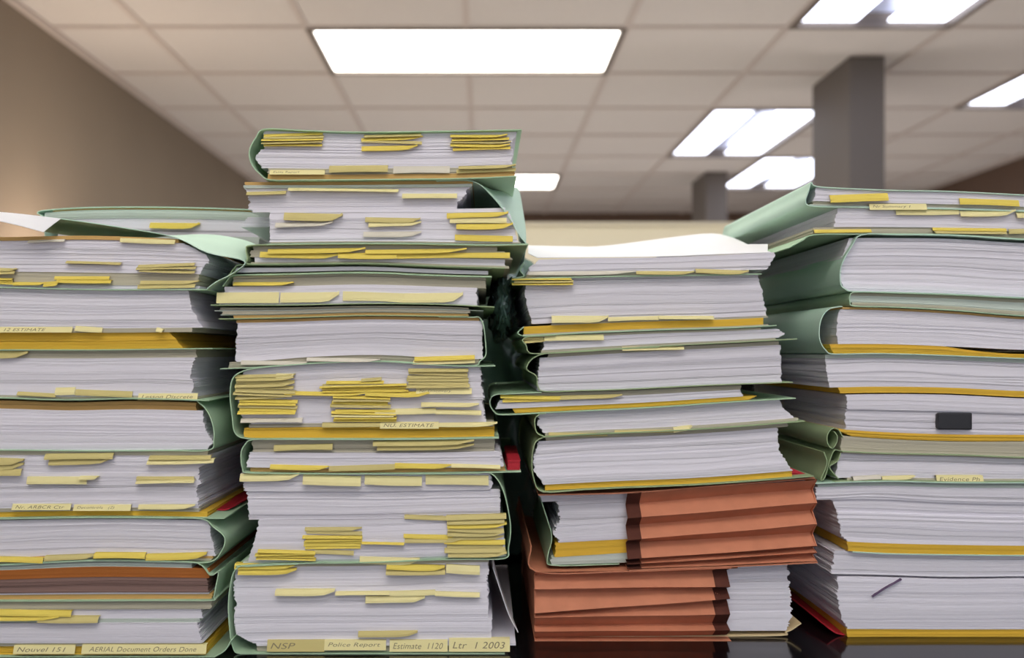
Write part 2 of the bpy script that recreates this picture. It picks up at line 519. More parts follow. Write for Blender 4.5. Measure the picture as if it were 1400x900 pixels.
# unseen uplighters added to brighten the ceiling; the warm one lights the left wall
m_up = emis('added_uplight_glow', (255, 246, 240), UPL)
m_up2 = emis('uplight_glow_warm', (255, 232, 208), UPL * 3.0)
ups = [(-1.42, 3.45, 1.5, 'close to the left wall'), (-.35, 1.95, .85, 'behind the second stack'), (1.35, 2.0, .85, 'behind the rightmost stack'),
       (-.6, 4.9, .7, 'beyond the partition, left of the distant panel light'), (.75, 4.2, .7, 'beyond the partition near the long panel light'),
       (2.7, 4.2, .7, 'by the right wall'), (-.7, 7.0, .7, 'in the far left corner'), (1.0, 6.4, .7, 'beside the distant column'), (2.6, 6.6, .7, 'in the far right corner')]
lathe_meshes = {}
def lathe(mb, prof, x, y, n=20):
    V = [(x + r_ * math.cos(2*math.pi*k/n), y + r_ * math.sin(2*math.pi*k/n), z_) for r_, z_ in prof for k in range(n)]
    F = [(i*n+k, i*n+(k+1)%n, (i+1)*n+(k+1)%n, (i+1)*n+k) for i in range(len(prof)-1) for k in range(n)]
    F.append(tuple(range(n-1, -1, -1))); F.append(tuple(range((len(prof)-1)*n, len(prof)*n)))
    mb.add(V, F)
for x, y, h, wh in ups:
    r = empty('added_uplighter', (x, y, 0), 'added unseen steel floor uplighter ' + wh, 'floor lamp', 'floor uplighters')
    b = MB(); lathe(b, [(.14, 0), (.14, .015), (.02, .03)], x, y); b.build('base', m_frame, r)
    b = MB(); lathe(b, [(.012, .03), (.012, h - .09)], x, y); b.build('pole', m_frame, r)
    b = MB(); lathe(b, [(.03, h - .09), (.13, h - .06), (.21, h), (.20, h), (.12, h - .05), (.01, h - .07)], x, y); b.build('bowl', m_frame, r)
    gr = .19 if h < 1 else .09
    b = MB(); lathe(b, [(gr, h - .012), (gr, h - .008)], x, y); b.build('glass', m_up if h < 1 else m_up2, r)

for lab, ya in (('grey square column, nearer and larger, rising behind the right-hand stack', 4.0),
                ('small distant grey column left of the near column', 6.57)):
    r = empty('column', (1.59, ya + .22, 0), lab, 'column', 'columns')
    b = MB(); b.box((1.52, ya, 0), (1.665, ya + .45, CEIL)); b.build('shaft', m_col, r)
    b = MB(); b.box((1.505, ya - .015, 0), (1.68, ya + .465, .1)); b.build('skirting', m_frame, r)

# cream partition beyond the table
r = empty('office_partition', (0.35, 3.0, 0), 'cream office partition screen standing beyond the table', 'partition')
zt = CAMH + (480 - 304) / FPX * 3.0
m_cream = mat('cream_fabric', (240, 232, 204), rough=0.9, noise=0.04, nscale=200)
for k in range(3):
    b = MB(); b.box((-1.0 + k * .9, 3.0, .08), (-1.0 + k * .9 + .892, 3.05, zt - .012)); b.build('panel', m_cream, r)
b = MB(); b.box((-1.01, 2.99, zt - .012), (1.71, 3.06, zt)); b.build('top_rail', mat('cream_rail', (216, 208, 184), rough=0.5), r)
for k in range(4):
    b = MB(); b.box((-1.0 + k*.9 - .02, 3.0, 0), (-1.0 + k*.9 + .012, 3.04, .08)); b.build('foot', m_frame, r)

# ================================================================== TABLE
m_table = mat('black_gloss', (14, 12, 14), rough=0.12, spec=0.5)
r = empty('table', (0.1, 0.95, 0), 'glossy black table carrying the four stacks of files', 'table')
b = MB(); b.box((-.8, .45, TABLE - .03), (1.1, 1.36, TABLE)); b.build('table_top', m_table, r)
for x in (-.75, 1.0):
    for y in (.5, 1.26):
        b = MB(); b.box((x, y, 0), (x + .05, y + .05, TABLE - .03)); b.build('leg', m_table, r)
m_case = mat('black_case', (12, 11, 13), rough=0.5, spec=0.3)  # backing added to fill the gaps between the stacks with black
r = empty('dark_backing', (0.03, 1.24, TABLE), 'plain black case added behind the stacks to darken the gaps between them', 'case')
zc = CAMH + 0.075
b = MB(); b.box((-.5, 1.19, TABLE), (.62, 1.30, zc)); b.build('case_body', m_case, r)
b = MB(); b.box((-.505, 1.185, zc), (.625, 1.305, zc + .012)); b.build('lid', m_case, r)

# crumpled glossy black bag between the second and third stack
import bmesh
bm = bmesh.new(); bmesh.ops.create_icosphere(bm, subdivisions=5, radius=1)
from mathutils import noise as mn
for v in bm.verts:
    p = v.co.copy(); k = mn.noise(p * 2.2) * 0.5 + abs(mn.noise(p * 4.5 + Vector((3, 1, 2)))) * 0.55
    v.co = Vector((p.x * (.075 + .05 * k), p.y * (.045 + .03 * k), p.z * (.17 + .03 * k)))
lob = bmesh.ops.create_icosphere(bm, subdivisions=5, radius=1)['verts']
for v in lob:      # a fold of the bag pushed forward between the stacks
    p = v.co.copy(); k = abs(mn.noise(p * 4 + Vector((1, 5, 2))))
    v.co = Vector((p.x * (.0105 + .006 * k) - .010, p.y * (.13 + .02 * k) - .155, p.z * (.030 + .014 * k) + .1035))
me = bpy.data.meshes.new('plastic_bag'); bm.to_mesh(me); bm.free()
me.materials.append(mat('lightened_plastic', (96, 124, 114), rough=0.25, spec=0.8))  # black bag with base lifted to grey-teal, standing in for its highlights
for p in me.polygons: p.use_smooth = True
o = bpy.data.objects.new('plastic_bag', me); COL.objects.link(o); o.location = (0.028, 1.125, TABLE + .18)
tag(o, 'crumpled glossy black plastic bag glimpsed between stacks two and three', 'bag')

# ================================================================== STACK 1 (left edge)
D1 = 0.76; G1 = 'files of the leftmost stack'
LX = -95
b0 = [(LX, 324), (0, 324), (120, 322), (230, 326), (290, 330)]
b1 = [(LX, 394), (0, 394), (130, 397), (290, 397)]
b2 = [(LX, 480), (0, 479), (140, 479), (290, 477)]
b3 = [(LX, 545), (0, 544), (90, 547), (180, 545), (290, 548)]
b4 = [(LX, 616), (0, 616), (140, 617), (290, 616)]
b5 = [(LX, 711), (0, 709), (150, 707), (290, 709)]
b6 = [(LX, 775), (0, 772), (130, 766), (285, 769)]
b7 = [(LX, 822), (0, 822), (290, 821)]
b8 = [(LX, 898), (290, 898)]

t = folder(D1, 'flagged file atop the leftmost stack, under its raised pale green flap', b0, b1, [
    ('o', 5, LX, 244, {'jit': .5}), ('p', 27, LX, [(0, 250), (.5, 281), (1, 284)], {'gaps': [(.15, 0, 92, 2), (.12, 95, 160, 2)]}),
    ('p', 16, LX, [(0, 281), (1, 272)]), ('g', 16, LX, [(0, 272), (1, 268)]), ('p', 6, LX, 272)],
    cover=dict(bot=(LX, 285)), group=G1, fl=[
    (40, 90, 328, 332, 1, 'W'), (165, 240, 327, 333, 1, 'P'), (92, 167, 358, 362, 1, 'O'), (190, 270, 361, 373, 3, 'O'),
    (-40, 25, 366, 376, 2, 'O'), (77, 152, 378, 387, 2, 'Y'), (-30, 21, 380, 388, 3, 'Y'), (20, 64, 386, 391, 1, 'Y'), (62, 84, 385, 392, 1, 'Y'), (190, 270, 384, 394, 2, 'O')])
fr = [(-100, 282), (0, 291), (80, 299), (170, 312), (240, 325), (285, 346), (334, 357), (322, 372), (296, 386), (284, 395)]
bk = [(-100, 285), (0, 302), (80, 320), (170, 328), (240, 322), (300, 322), (352, 336), (362, 362), (360, 386), (346, 405)]
loft('cover_flap', [(D1 - .002, D1, fr), (D1 + .14, D1 + .14, bk)], M['Gp'], t, th=.0006)
loft('loose_sheet', [(D1 - .016, D1, [(-95, 290), (-20, 300), (30, 310), (72, 321)]), (D1 - .008, D1, [(-95, 286), (-20, 292), (30, 299), (80, 308)]), (D1 - .0035, D1, [(-95, 281), (-20, 289), (30, 293.5), (86, 300)])], M['sheet'], t, th=.0004)

s = folder(D1 + .16, 'pale green folder lying flat at the back of the leftmost stack, one yellow flag showing', 
    [(48, 289), (90, 285), (200, 283), (330, 286), (370, 288)], [(48, 350.5), (370, 350.5)],
    [('o', 1.5, 70, 350), ('v', 8, 60, 356), ('p', 16, 76, 352, {'jit': 2}), ('v', 18, 60, 354)],
    cover=dict(side='L', top=(358, 62), pts=[(52, 292), (60, 300), (66, 346)], bot=(80, 358)), m='Gp', group=G1, depth=.2,
    fl=[(206, 274, 305, 313, 1, 'Y')])

folder(D1, 'white paper file with a thick yellow bottom section in the leftmost stack', b1, b2, [
    ('p', 52, LX, [(0, 256), (.5, 262), (1, 277)], {'skew': 7}), ('g', 6, LX, 262), ('y', 23, LX, [(0, 230), (1, 250)], {'jit': .6})],
    cover=dict(bot=(LX, 292)), group=G1, fl=[(-20, 100, 447, 455, 1, 'P', 'No. 12 ESTIMATE'), (104, 141, 447, 454, 1, 'P'), (215, 225, 449, 455, 1, 'P')])
folder(D1, 'white file below the thick yellow section, leftmost stack, text flag at its lower right', b2, b3, [
    ('g', 11, LX, 268), ('p', 52, LX, [(0, 268), (.3, 262), (1, 264)], {'skew': 7, 'jit': 1.6}), ('g', 3, LX, 270)],
    cover=dict(bot=(LX, 288)), group=G1, fl=[(-60, 40, 480, 491, 1, 'O'), (77, 104, 530, 540, 1, 'P'), (25, 78, 537, 542, 1, 'O'), (104, 182, 534, 542, 1, 'O'), (190, 271, 538, 547, 1, 'P', 'Lesson Discrete')])
folder(D1, 'white file with an ochre divider on top and a curved green spine, leftmost stack', b3, b4, [
    (' ', 2.5, 0, 0), ('o', 10, LX, 267, {'jit': .5}), ('p', 50, LX, [(0, 276), (.5, 281), (.8, 291), (1, 283)], {'gaps': [(.97, 30, 290, 1.5)]})],
    cover=dict(side='R', top=(LX, 264), pts=[(272, 550), (284, 562), (292, 582), (293, 602)], bot=(286, LX)), group=G1)
folder(D1, 'fanned white file with pairs of shaded yellow flags and red lower right corner, leftmost stack', b4, b5, [
    ('g', 6, LX, 284), ('p', 72, LX, [(0, 286), (.3, 272), (.6, 270), (1, 270)], {'skew': 10, 'jit': 2.2, 'gaps': [(.6, -80, 240, 1.5)]}),
    ('g', 5, LX, 272), ('y', 7, LX, 282)],
    cover=dict(bot=(LX, 308)), group=G1, fl=[(-60, 32, 626, 650, 3, 'O'), (65, 154, 620, 634, 2, 'O'), (205, 292, 623, 633, 2, 'OP'),
     (38, 120, 652, 662, 1, 'P'), (110, 136, 651, 656, 1, 'P'), (185, 265, 652, 660, 2, 'OP'), (18, 98, 689, 697, 1, 'P', 'Nr. ARBCR Ctr'),
     (102, 180, 690, 698, 1, 'P', 'Decontrols   (2)'), (190, 267, 690, 696, 1, 'P')])
loft('red_corner', [(D1 + .03, D1, [(272, 705), (292, 706), (300, 704)]), (D1 + .2, D1, [(272, 700), (300, 701), (322, 700)])], M['red'],
     bpy.data.objects[[o.name for o in COL.objects if o.get('label', '').startswith('fanned white')][0]], th=.001)
folder(D1, 'clean white file bound in a green folder whose spine juts right, leftmost stack', b5, b6, [
    (' ', 2, 0, 0), ('p', 46, LX, [(0, 285), (.5, 288), (1, 293)], {'gaps': [(.3, -80, 280, 1)]}), ('o', 3, LX, 290), ('g', 3, LX, 288)],
    cover=dict(side='R', top=(LX, 276), pts=[(292, 720), (308, 735), (303, 754)], bot=(286, LX)), group=G1,
    fl=[(-40, 60, 762, 769, 1, 'Y'), (62, 130, 759, 766, 1, 'O'), (130, 200, 756, 763, 1, 'Y'), (200, 283, 757, 765, 1, 'Y')])
folder(D1, 'brown and orange papers in a green folder near the bottom of the leftmost stack', b6, b7, [
    ('v', 8, LX, 262), ('n', 13, LX, 286, {'jit': .5}), ('b', 21, LX, 284), ('p', 2, LX, 286), ('o', 7, LX, 288, {'gaps': [(.4, 40, 110, 1.5)]})],
    cover=dict(side='R', top=(LX, 270), pts=[(288, 786), (299, 782), (296, 800), (293, 816)], bot=(290, LX)), group=G1)
folder(D1, 'lowest file of the leftmost stack, long handwritten flags along its bottom', b7, b8, [
    ('g', 12, LX, 288), ('p', 13, LX, 275), ('v', 5, LX, 272), ('p', 26, LX, [(0, 270), (1, 276)], {'skew': 9, 'jit': 2}), ('g', 5, LX, 272), ('y', 12, LX, 280)],
    cover=dict(side='R', pts=[(316, 876), (309, 888), (296, 896)], bot=(286, LX)), group=G1,
    fl=[(-40, 99, 834, 841, 1, 'Y'), (-40, 83, 842, 848, 1, 'Y'), (54, 136, 843, 850, 1, 'O'), (20, 104, 882, 893, 1, 'P', 'Nouvel 151'),
        (113, 283, 881, 893, 1, 'P', 'AERIAL Document Orders Done')])

# ================================================================== STACK 2
D2 = 0.769; G2 = 'files of the second stack'
c0 = [(345, 178), (361, 178), (480, 182), (600, 181), (714, 179)]
c1 = [(330, 248), (450, 248), (560, 247), (640, 246), (705, 243)]
c2 = [(330, 336), (450, 334), (560, 334), (690, 336), (722, 335)]
c3 = [(300, 362), (400, 362), (500, 361), (600, 365), (700, 368)]
c4 = [(300, 377), (400, 375), (500, 373), (600, 377), (690, 379)]
c5 = [(290, 417), (400, 417), (500, 415), (600, 416), (680, 420)]
c6 = [(290, 437), (400, 435), (500, 432), (600, 433), (690, 434)]
c7 = [(300, 505), (350, 503), (420, 497), (520, 494), (620, 500), (690, 500)]
c8 = [(320, 600), (400, 600), (560, 600), (690, 598)]
c9 = [(320, 646), (450, 648), (600, 647), (712, 645)]
c10 = [(320, 774), (400, 770), (500, 769), (600, 765), (695, 763)]
c11 = [(310, 893), (700, 893)]
folder(D2, 'topmost file of stack two, green spine at left, three clusters of yellow flags', c0, c1, [
    ('p', 24, 361, [(0, 706), (.5, 701), (1, 698)]), ('p', 24, [(0, 356), (.5, 348), (1, 358)], 700), ('g', 8, 366, 700), ('o', 8, 366, 703, {'jit': .5})],
    cover=dict(side='L', top=(713, 364), pts=[(352, 190), (343, 208), (346, 226), (358, 240)], bot=(372, 706)), group=G2, y0=-.001,
    fl=[(361, 444, 183, 201, 5, 'YO'), (497, 576, 184, 197, 3, 'OYO'), (495, 571, 200, 207, 1, 'Y'), (618, 696, 185, 206, 5, 'YYO'),
        (370, 445, 233, 240, 1, 'P', 'Estes Report'), (451, 531, 227, 237, 1, 'O'), (538, 615, 228, 238, 1, 'W'), (625, 704, 227, 236, 2, 'O')])
t = folder(D2, 'file second from the top of stack two, pale green cover sweeping down its right', c1, c2, [
    ('o', 5, 334, 646), ('v', 4, 332, 645), ('p', 29, [(0, 334), (.3, 340), (1, 340)], [(0, 642), (1, 622)], {'jit': 2, 'skew': 6}),
    ('p', 4, 344, 690), ('p', 42, 369, [(0, 694), (.5, 705), (1, 708)]), ('g', 3, 369, 712)],
    cover=dict(bot=(366, 722)), group=G2,
    fl=[(338, 392, 262, 267, 1, 'O'), (395, 545, 258, 263, 1, 'P'), (550, 625, 265, 272, 1, 'P'), (389, 469, 292, 303, 1, 'O'), (377, 456, 304, 311, 1, 'W'),
        (502, 577, 298, 310, 2, 'OP'), (497, 576, 317, 324, 1, 'W'), (614, 692, 291, 305, 2, 'YP'), (624, 701, 306, 314, 1, 'Y'), (622, 701, 322, 330, 1, 'Y')])
loft('cover_flap', [(D2 - .001, D2, [(596, 247.4), (646, 248), (672, 268), (695, 297), (710, 322), (720, 334)]),
     (D2 + .16, D2 + .16, [(640, 288), (684, 287), (706, 256), (715, 290), (719, 325), (716, 358)]),
     (D2 + .28, D2 + .28, [(640, 310), (682, 309), (698, 292), (706, 310), (710, 340), (706, 371)])], M['Gp'], t, th=.0006)
page_block(t, D2, lambda x: 290, lambda x: 304, [(0, 326), (1, 316)], 366, M['p'], y0=.03, depth=.22, jit=1.5)
folder(D2, 'thin dark folder lined with long bright yellow flags, third from the top of stack two', c2, c3, [
    ('g', 6, 345, 680), ('g', 10, 342, [(0, 690), (1, 700)]), ('p', 8, 348, 690), ('g', 3, 342, 695)],
    cover=dict(side='L', top=(720, 345), pts=[(338, 342), (340, 354)], bot=(342, 690)), group=G2, m='Gd',
    fl=[(367, 500, 340, 347, 1, 'Y'), (500, 638, 341, 347, 1, 'Y'), (356, 463, 346, 354, 1, 'Y'), (463, 543, 346, 354, 1, 'Y'), (543, 697, 346, 354, 1, 'Y')])
folder(D2, 'thin green folder holding one bent white sheet, stack two', c3, c4, [
    (' ', 3, 0, 0), ('p', 7, 322, 668), (' ', 3, 0, 0)], cover=dict(side='L', top=(672, 330), pts=[(322, 366), (316, 374)], bot=(318, 672)), group=G2, m='Gd')
folder(D2, 'file with four wide pale yellow flags side by side, second stack', c4, c5, [
    ('g', 14, 318, 664), ('p', 24, [(0, 308), (1, 299)], 652, {'jit': 1.6})],
    cover=dict(side='L', top=(672, 322), pts=[(312, 384), (306, 392)], bot=None), group=G2,
    fl=[(320, 402, 386, 391, 1, 'Y'), (297, 382, 400, 415, 1, 'P'), (384, 464, 400, 414, 1, 'P'), (469, 553, 400, 413, 1, 'P'), (553, 633, 401, 414, 1, 'P')])
folder(D2, 'bundle of thin olive folders without papers showing, upper half of the second stack', c5, c6, [
    (' ', 3, 0, 0), ('g', 4, 300, 640), ('v', 1.5, 292, 660), ('g', 5, 304, 642), ('v', 1.5, 300, 640), ('o', 5, 318, 640)],
    cover=dict(top=(290, 676), bot=(300, 640)), group=G2, m='Gd')
folder(D2, 'thick clean white file of stack two, green spine on its right', c6, c7, [
    ('o', 4, 322, 656), ('p', 52, [(0, 324), (.5, 322), (1, 322)], [(0, 660), (1, 660)], {'wave': .5}), ('g', 8, 312, 655)],
    cover=dict(side='R', top=(600, 655), pts=[(661, 445), (664, 470), (664, 486), (656, 494)], bot=(648, 302)), group=G2,
    fl=[(568, 650, 487, 497, 2, 'YP'), (330, 420, 494, 500, 1, 'W'), (420, 520, 490, 495, 1, 'W')])
folder(D2, 'fat file bristling with yellow flags, green spine on its left, middle of stack two', c7, c8, [
    ('p', 78, [(0, 336), (.2, 324), (.6, 324), (.9, 330), (1, 345)], [(0, 656), (1, 664)], {'jit': 1.6}), ('g', 5, 340, 675), ('y', 14, 333, 676, {'jit': .5})],
    cover=dict(side='L', top=(677, 352), pts=[(330, 509), (319, 519), (316, 540), (319, 570), (323, 592)], bot=(340, 682)), group=G2,
    fl=[(323, 402, 512, 545, 8, 'O'), (326, 407, 546, 566, 5, 'YYO'), (330, 414, 572, 578, 1, 'W'), (378, 402, 511, 520, 1, 'P'), (444, 523, 521, 528, 2, 'YO'), (494, 522, 517, 521, 1, 'O'),
        (440, 556, 526, 536, 4, 'Y'), (390, 500, 536, 541, 1, 'Y'), (500, 587, 535, 542, 1, 'Y'), (454, 533, 541, 557, 4, 'YO'), (456, 541, 560, 576, 5, 'YYP'),
        (559, 642, 504, 530, 6, 'O'), (569, 645, 531, 539, 1, 'P', 'Nr Discovery'), (576, 655, 551, 557, 1, 'P'), (513, 596, 559, 566, 1, 'P'), (596, 658, 561, 567, 1, 'P'),
        (441, 520, 578, 584, 1, 'O'), (520, 600, 577, 586, 1, 'P', 'NU. ESTIMATE'), (600, 680, 578, 583, 1, 'P')])
t = folder(D2, 'thin half grey, half white file with red corner jutting right, stack two', c8, c9, [
    ('g', 17, 344, 676), ('p', 20, [(0, 342), (1, 338)], [(0, 682), (1, 688)], {'jit': 1.6}), ('o', 6, 342, 690)],
    cover=dict(side='L', top=(682, 348), pts=[(336, 608), (331, 620), (333, 640)], bot=(340, 712)), group=G2,
    fl=[(375, 455, 608, 616, 1, 'O'), (513, 650, 602, 614, 2, 'O'), (370, 450, 636, 642, 1, 'Y'), (450, 540, 636, 643, 1, 'O'), (540, 617, 634, 641, 1, 'Y'), (617, 684, 635, 640, 1, 'P')])
page_block(t, D2, lambda x: 630, lambda x: 643.4, 694, 711, M['red'], y0=.004, depth=.12, name='red_corner').pop('kind', None)
folder(D2, 'thick white file of stack two with four pale flags along its top edge', c9, c10, [
    ('p', 24, [(0, 329), (1, 334)], [(0, 670), (1, 672)], {'jit': 1.6}), ('p', 38, [(0, 336), (1, 339)], [(0, 683), (1, 684)]),
    ('p', 55, [(0, 354), (.6, 347), (1, 338)], [(0, 688), (1, 690)], {'gaps': [(.0, 360, 600, .8)]}), ('v', 3, 332, 692)],
    cover=dict(side='R', top=(560, 670), pts=[(682, 658), (691, 680), (698, 719), (695, 748)], bot=(690, 324)), group=G2,
    fl=[(329, 410, 647, 657, 1, 'P'), (415, 494, 650, 663, 1, 'P'), (499, 577, 651, 663, 1, 'P'), (582, 668, 650, 663, 1, 'P'),
        (418, 497, 721, 730, 2, 'O'), (416, 495, 732, 750, 5, 'Y'), (352, 431, 752, 765, 4, 'Y'), (431, 484, 752, 758, 1, 'O'), (553, 635, 706, 711, 1, 'O'),
        (610, 690, 704, 760, 10, 'OOYO'), (553, 632, 731, 741, 2, 'YO'), (495, 553, 741, 744, 1, 'Y'), (492, 574, 762, 771, 1, 'P')])
t = folder(D2, 'thickest white file at the bottom of the second stack, handwritten flags at its foot', c10, c11, [
    ('g', 4, 330, 668), ('p', 52, [(0, 322), (.5, 319), (1, 322)], [(0, 668), (.5, 666), (1, 668)], {'jit': 1.6}), ('p', 18, [(0, 320), (1, 321)], 668), ('p', 30, [(0, 320), (.6, 322), (1, 346)], 672), ('p', 3, 350, 705), ('g', 8, 350, 694)],
    cover=dict(side='L', top=(408, 328), pts=[(319, 786), (314, 820), (315, 854), (320, 884)], bot=(332, 690)), group=G2,
    fl=[(324, 405, 771, 784, 2, 'Y'), (528, 610, 772, 784, 2, 'YO'), (610, 656, 773, 784, 1, 'P'), (377, 458, 806, 813, 1, 'P'), (459, 533, 809, 813, 1, 'P'),
        (533, 595, 808, 814, 1, 'P'), (595, 656, 810, 815, 1, 'P'), (500, 581, 815, 824, 1, 'P'), (490, 571, 863, 870, 1, 'O'),
        (366, 444, 875, 890, 1, 'O', 'NSP'), (444, 528, 875, 888, 1, 'P', 'Police Report'), (533, 612, 875, 890, 1, 'P', 'Estimate  1120'), (614, 697, 873, 890, 1, 'P', 'Ltr  1 2003')])
loft('loose_sheet', [(D2 + .01, D2, [(674, 780), (684, 810), (696, 845), (709, 870)]), (D2 + .2, D2, [(668, 780), (672, 810), (678, 845), (684, 870)])], M['sheet'], t, th=.0006)

# ================================================================== STACK 3
D3 = 0.80; G3 = 'files of the third stack'
d0 = [(715, 356), (800, 353), (900, 352), (1000, 348), (1056, 345)]
d1 = [(700, 382), (780, 380), (880, 378), (960, 377), (1060, 375)]
d2 = [(700, 461), (800, 456), (900, 452), (1000, 449), (1075, 445)]
d3 = [(720, 485), (800, 480), (900, 474), (1000, 469), (1090, 464)]
d4 = [(670, 539), (740, 536), (850, 533), (950, 528), (1085, 523)]
d5 = [(675, 568), (780, 563), (900, 557), (1000, 550), (1085, 545)]
d6 = [(720, 599), (800, 594), (900, 590), (1000, 584), (1098, 576)]
d7 = [(730, 673), (850, 667), (950, 663), (1050, 656), (1112, 651)]
t = folder(D3, 'thin white file topped by curling loose sheets, top of the third stack', d0, d1, [
    ('p', 20, [(0, 736), (.5, 724), (1, 720)], [(0, 1060), (1, 1050)], {'jit': 1.6}), ('g', 5, 720, 1024)],
    cover=dict(side='L', pts=[(716, 360), (711, 370), (716, 378)], bot=(700, 1040)), group=G3,
    fl=[(722, 868, 371, 376, 1, 'W'), (869, 948, 371, 376, 1, 'O'), (950, 1022, 369, 375, 1, 'O')])
loft('curled_sheet', [(D3, D3, [(735, 352.5), (800, 352), (900, 351), (980, 348), (1054, 345)]),
     (D3 + .12, D3 + .12, [(722, 347), (790, 344), (870, 340), (930, 336), (1030, 338)]),
     (D3 + .26, D3 + .26, [(722, 336), (780, 337), (830, 336), (960, 320), (1000, 324)])], M['sheet'], t, th=.0004)
loft('curled_sheet', [(D3 + .01, D3, [(900, 350.5), (960, 348), (1000, 346), (1054, 343.5)]),
     (D3 + .10, D3 + .10, [(930, 341), (960, 338), (1000, 335), (1050, 334)])], M['sheet'], t, th=.0004)
folder(D3, 'thick white file with a yellow bottom divider, second from the top of the third stack', d1, d2, [
    ('p', 60, [(0, 722), (.3, 717), (1, 728)], [(0, 1037), (.5, 1044), (1, 1050)], {'gaps': [(.1, 740, 1040, .8), (.6, 720, 980, .8)]}), ('g', 3, 755, 1050), ('y', 10, 716, 1044, {'jit': .5}), ('g', 2, 716, 1050)],
    cover=dict(side='L', pts=[(716, 447), (708, 455), (713, 459)], bot=(718, 1060)), group=G3,
    fl=[(701, 783, 380, 390, 3, 'YO'), (754, 831, 432, 442, 1, 'P'), (831, 900, 433, 439, 1, 'P'), (900, 975, 432, 437, 1, 'P')])
folder(D3, 'thin white file between the two thick ones near the top of the third stack', d2, d3, [
    ('g', 3, 716, 1040), ('p', 14, [(0, 746), (1, 742)], [(0, 1062), (.6, 1073), (1, 1066)], {'jit': 1.6}), ('g', 3, 740, 1062)],
    cover=dict(side='L', top=(760, 722), pts=[(714, 465), (719, 472), (722, 481)], bot=(734, 1088)), group=G3, m='Gd',
    fl=[(744, 825, 458, 466, 1, 'P'), (716, 745, 461, 468, 2, 'O')])
folder(D3, 'thick clean white file in a zigzag green spine, middle of the third stack', d3, d4, [
    ('g', 5, 750, 1065), ('p', 48, [(0, 738), (.5, 735), (1, 735)], [(0, 1067), (1, 1069)], {'wave': .5})],
    cover=dict(side='L', top=(900, 742), pts=[(726, 492), (720, 505), (733, 514), (735, 528)], bot=(745, 1082)), group=G3, m='Gd',
    fl=[(850, 934, 474, 479, 1, 'P')])
folder(D3, 'thin file jutting left with two bright flags and a yellow divider, third stack', d4, d5, [
    ('g', 4, 690, 1014), ('g', 5, 690, 1014), ('p', 13, [(0, 684), (1, 677)], [(0, 1013), (1, 1016)]), ('y', 8, [(0, 700), (1, 705)], [(0, 1036), (1, 1024)], {'jit': .6})],
    cover=dict(side='L', top=(740, 680), pts=[(672, 543), (670, 553), (676, 563)], bot=(688, 1086)), group=G3,
    fl=[(687, 766, 541, 549, 2, 'Y'), (766, 850, 540, 546, 1, 'O')])
folder(D3, 'slim white file with olive sheets along its underside, third stack above the fat white file', d5, d6, [
    ('p', 27, [(0, 736), (.6, 735), (1, 744)], [(0, 1066), (.5, 1072), (1, 1088)], {'jit': 1.6, 'gaps': [(.5, 740, 1080, .8)]}), ('g', 4, 745, 1092)],
    cover=dict(side='L', top=(745, 738), pts=[(731, 573), (733, 590), (742, 596)], bot=(750, 1098)), group=G3, m='Gd',
    fl=[(920, 945, 583, 590, 1, 'P'), (750, 830, 592, 596, 1, 'O'), (840, 920, 588, 592, 1, 'O')])
t = folder(D3, 'fat white file with yellow bottom and red corner lying on the upper brown wallet', d6, d7, [
    ('g', 5, 745, 1076), ('p', 60, [(0, 736), (.4, 729), (.7, 731), (1, 744)], [(0, 1064), (.5, 1066), (1, 1084)], {'gaps': [(.35, 735, 1040, 1.2)]}), ('y', 8, 746, 1084, {'jit': .5})],
    cover=dict(side='L', top=(860, 742), pts=[(731, 606), (727, 630), (730, 655)], bot=(742, 1111)), group=G3, m='Gd')
page_block(t, D3, lambda x: 641 + (x - 1085) * .42, lambda x: 652 - (x - 1085) * .04, 1086, 1107, M['red'], y0=.01, depth=.2, name='red_corner').pop('kind', None)

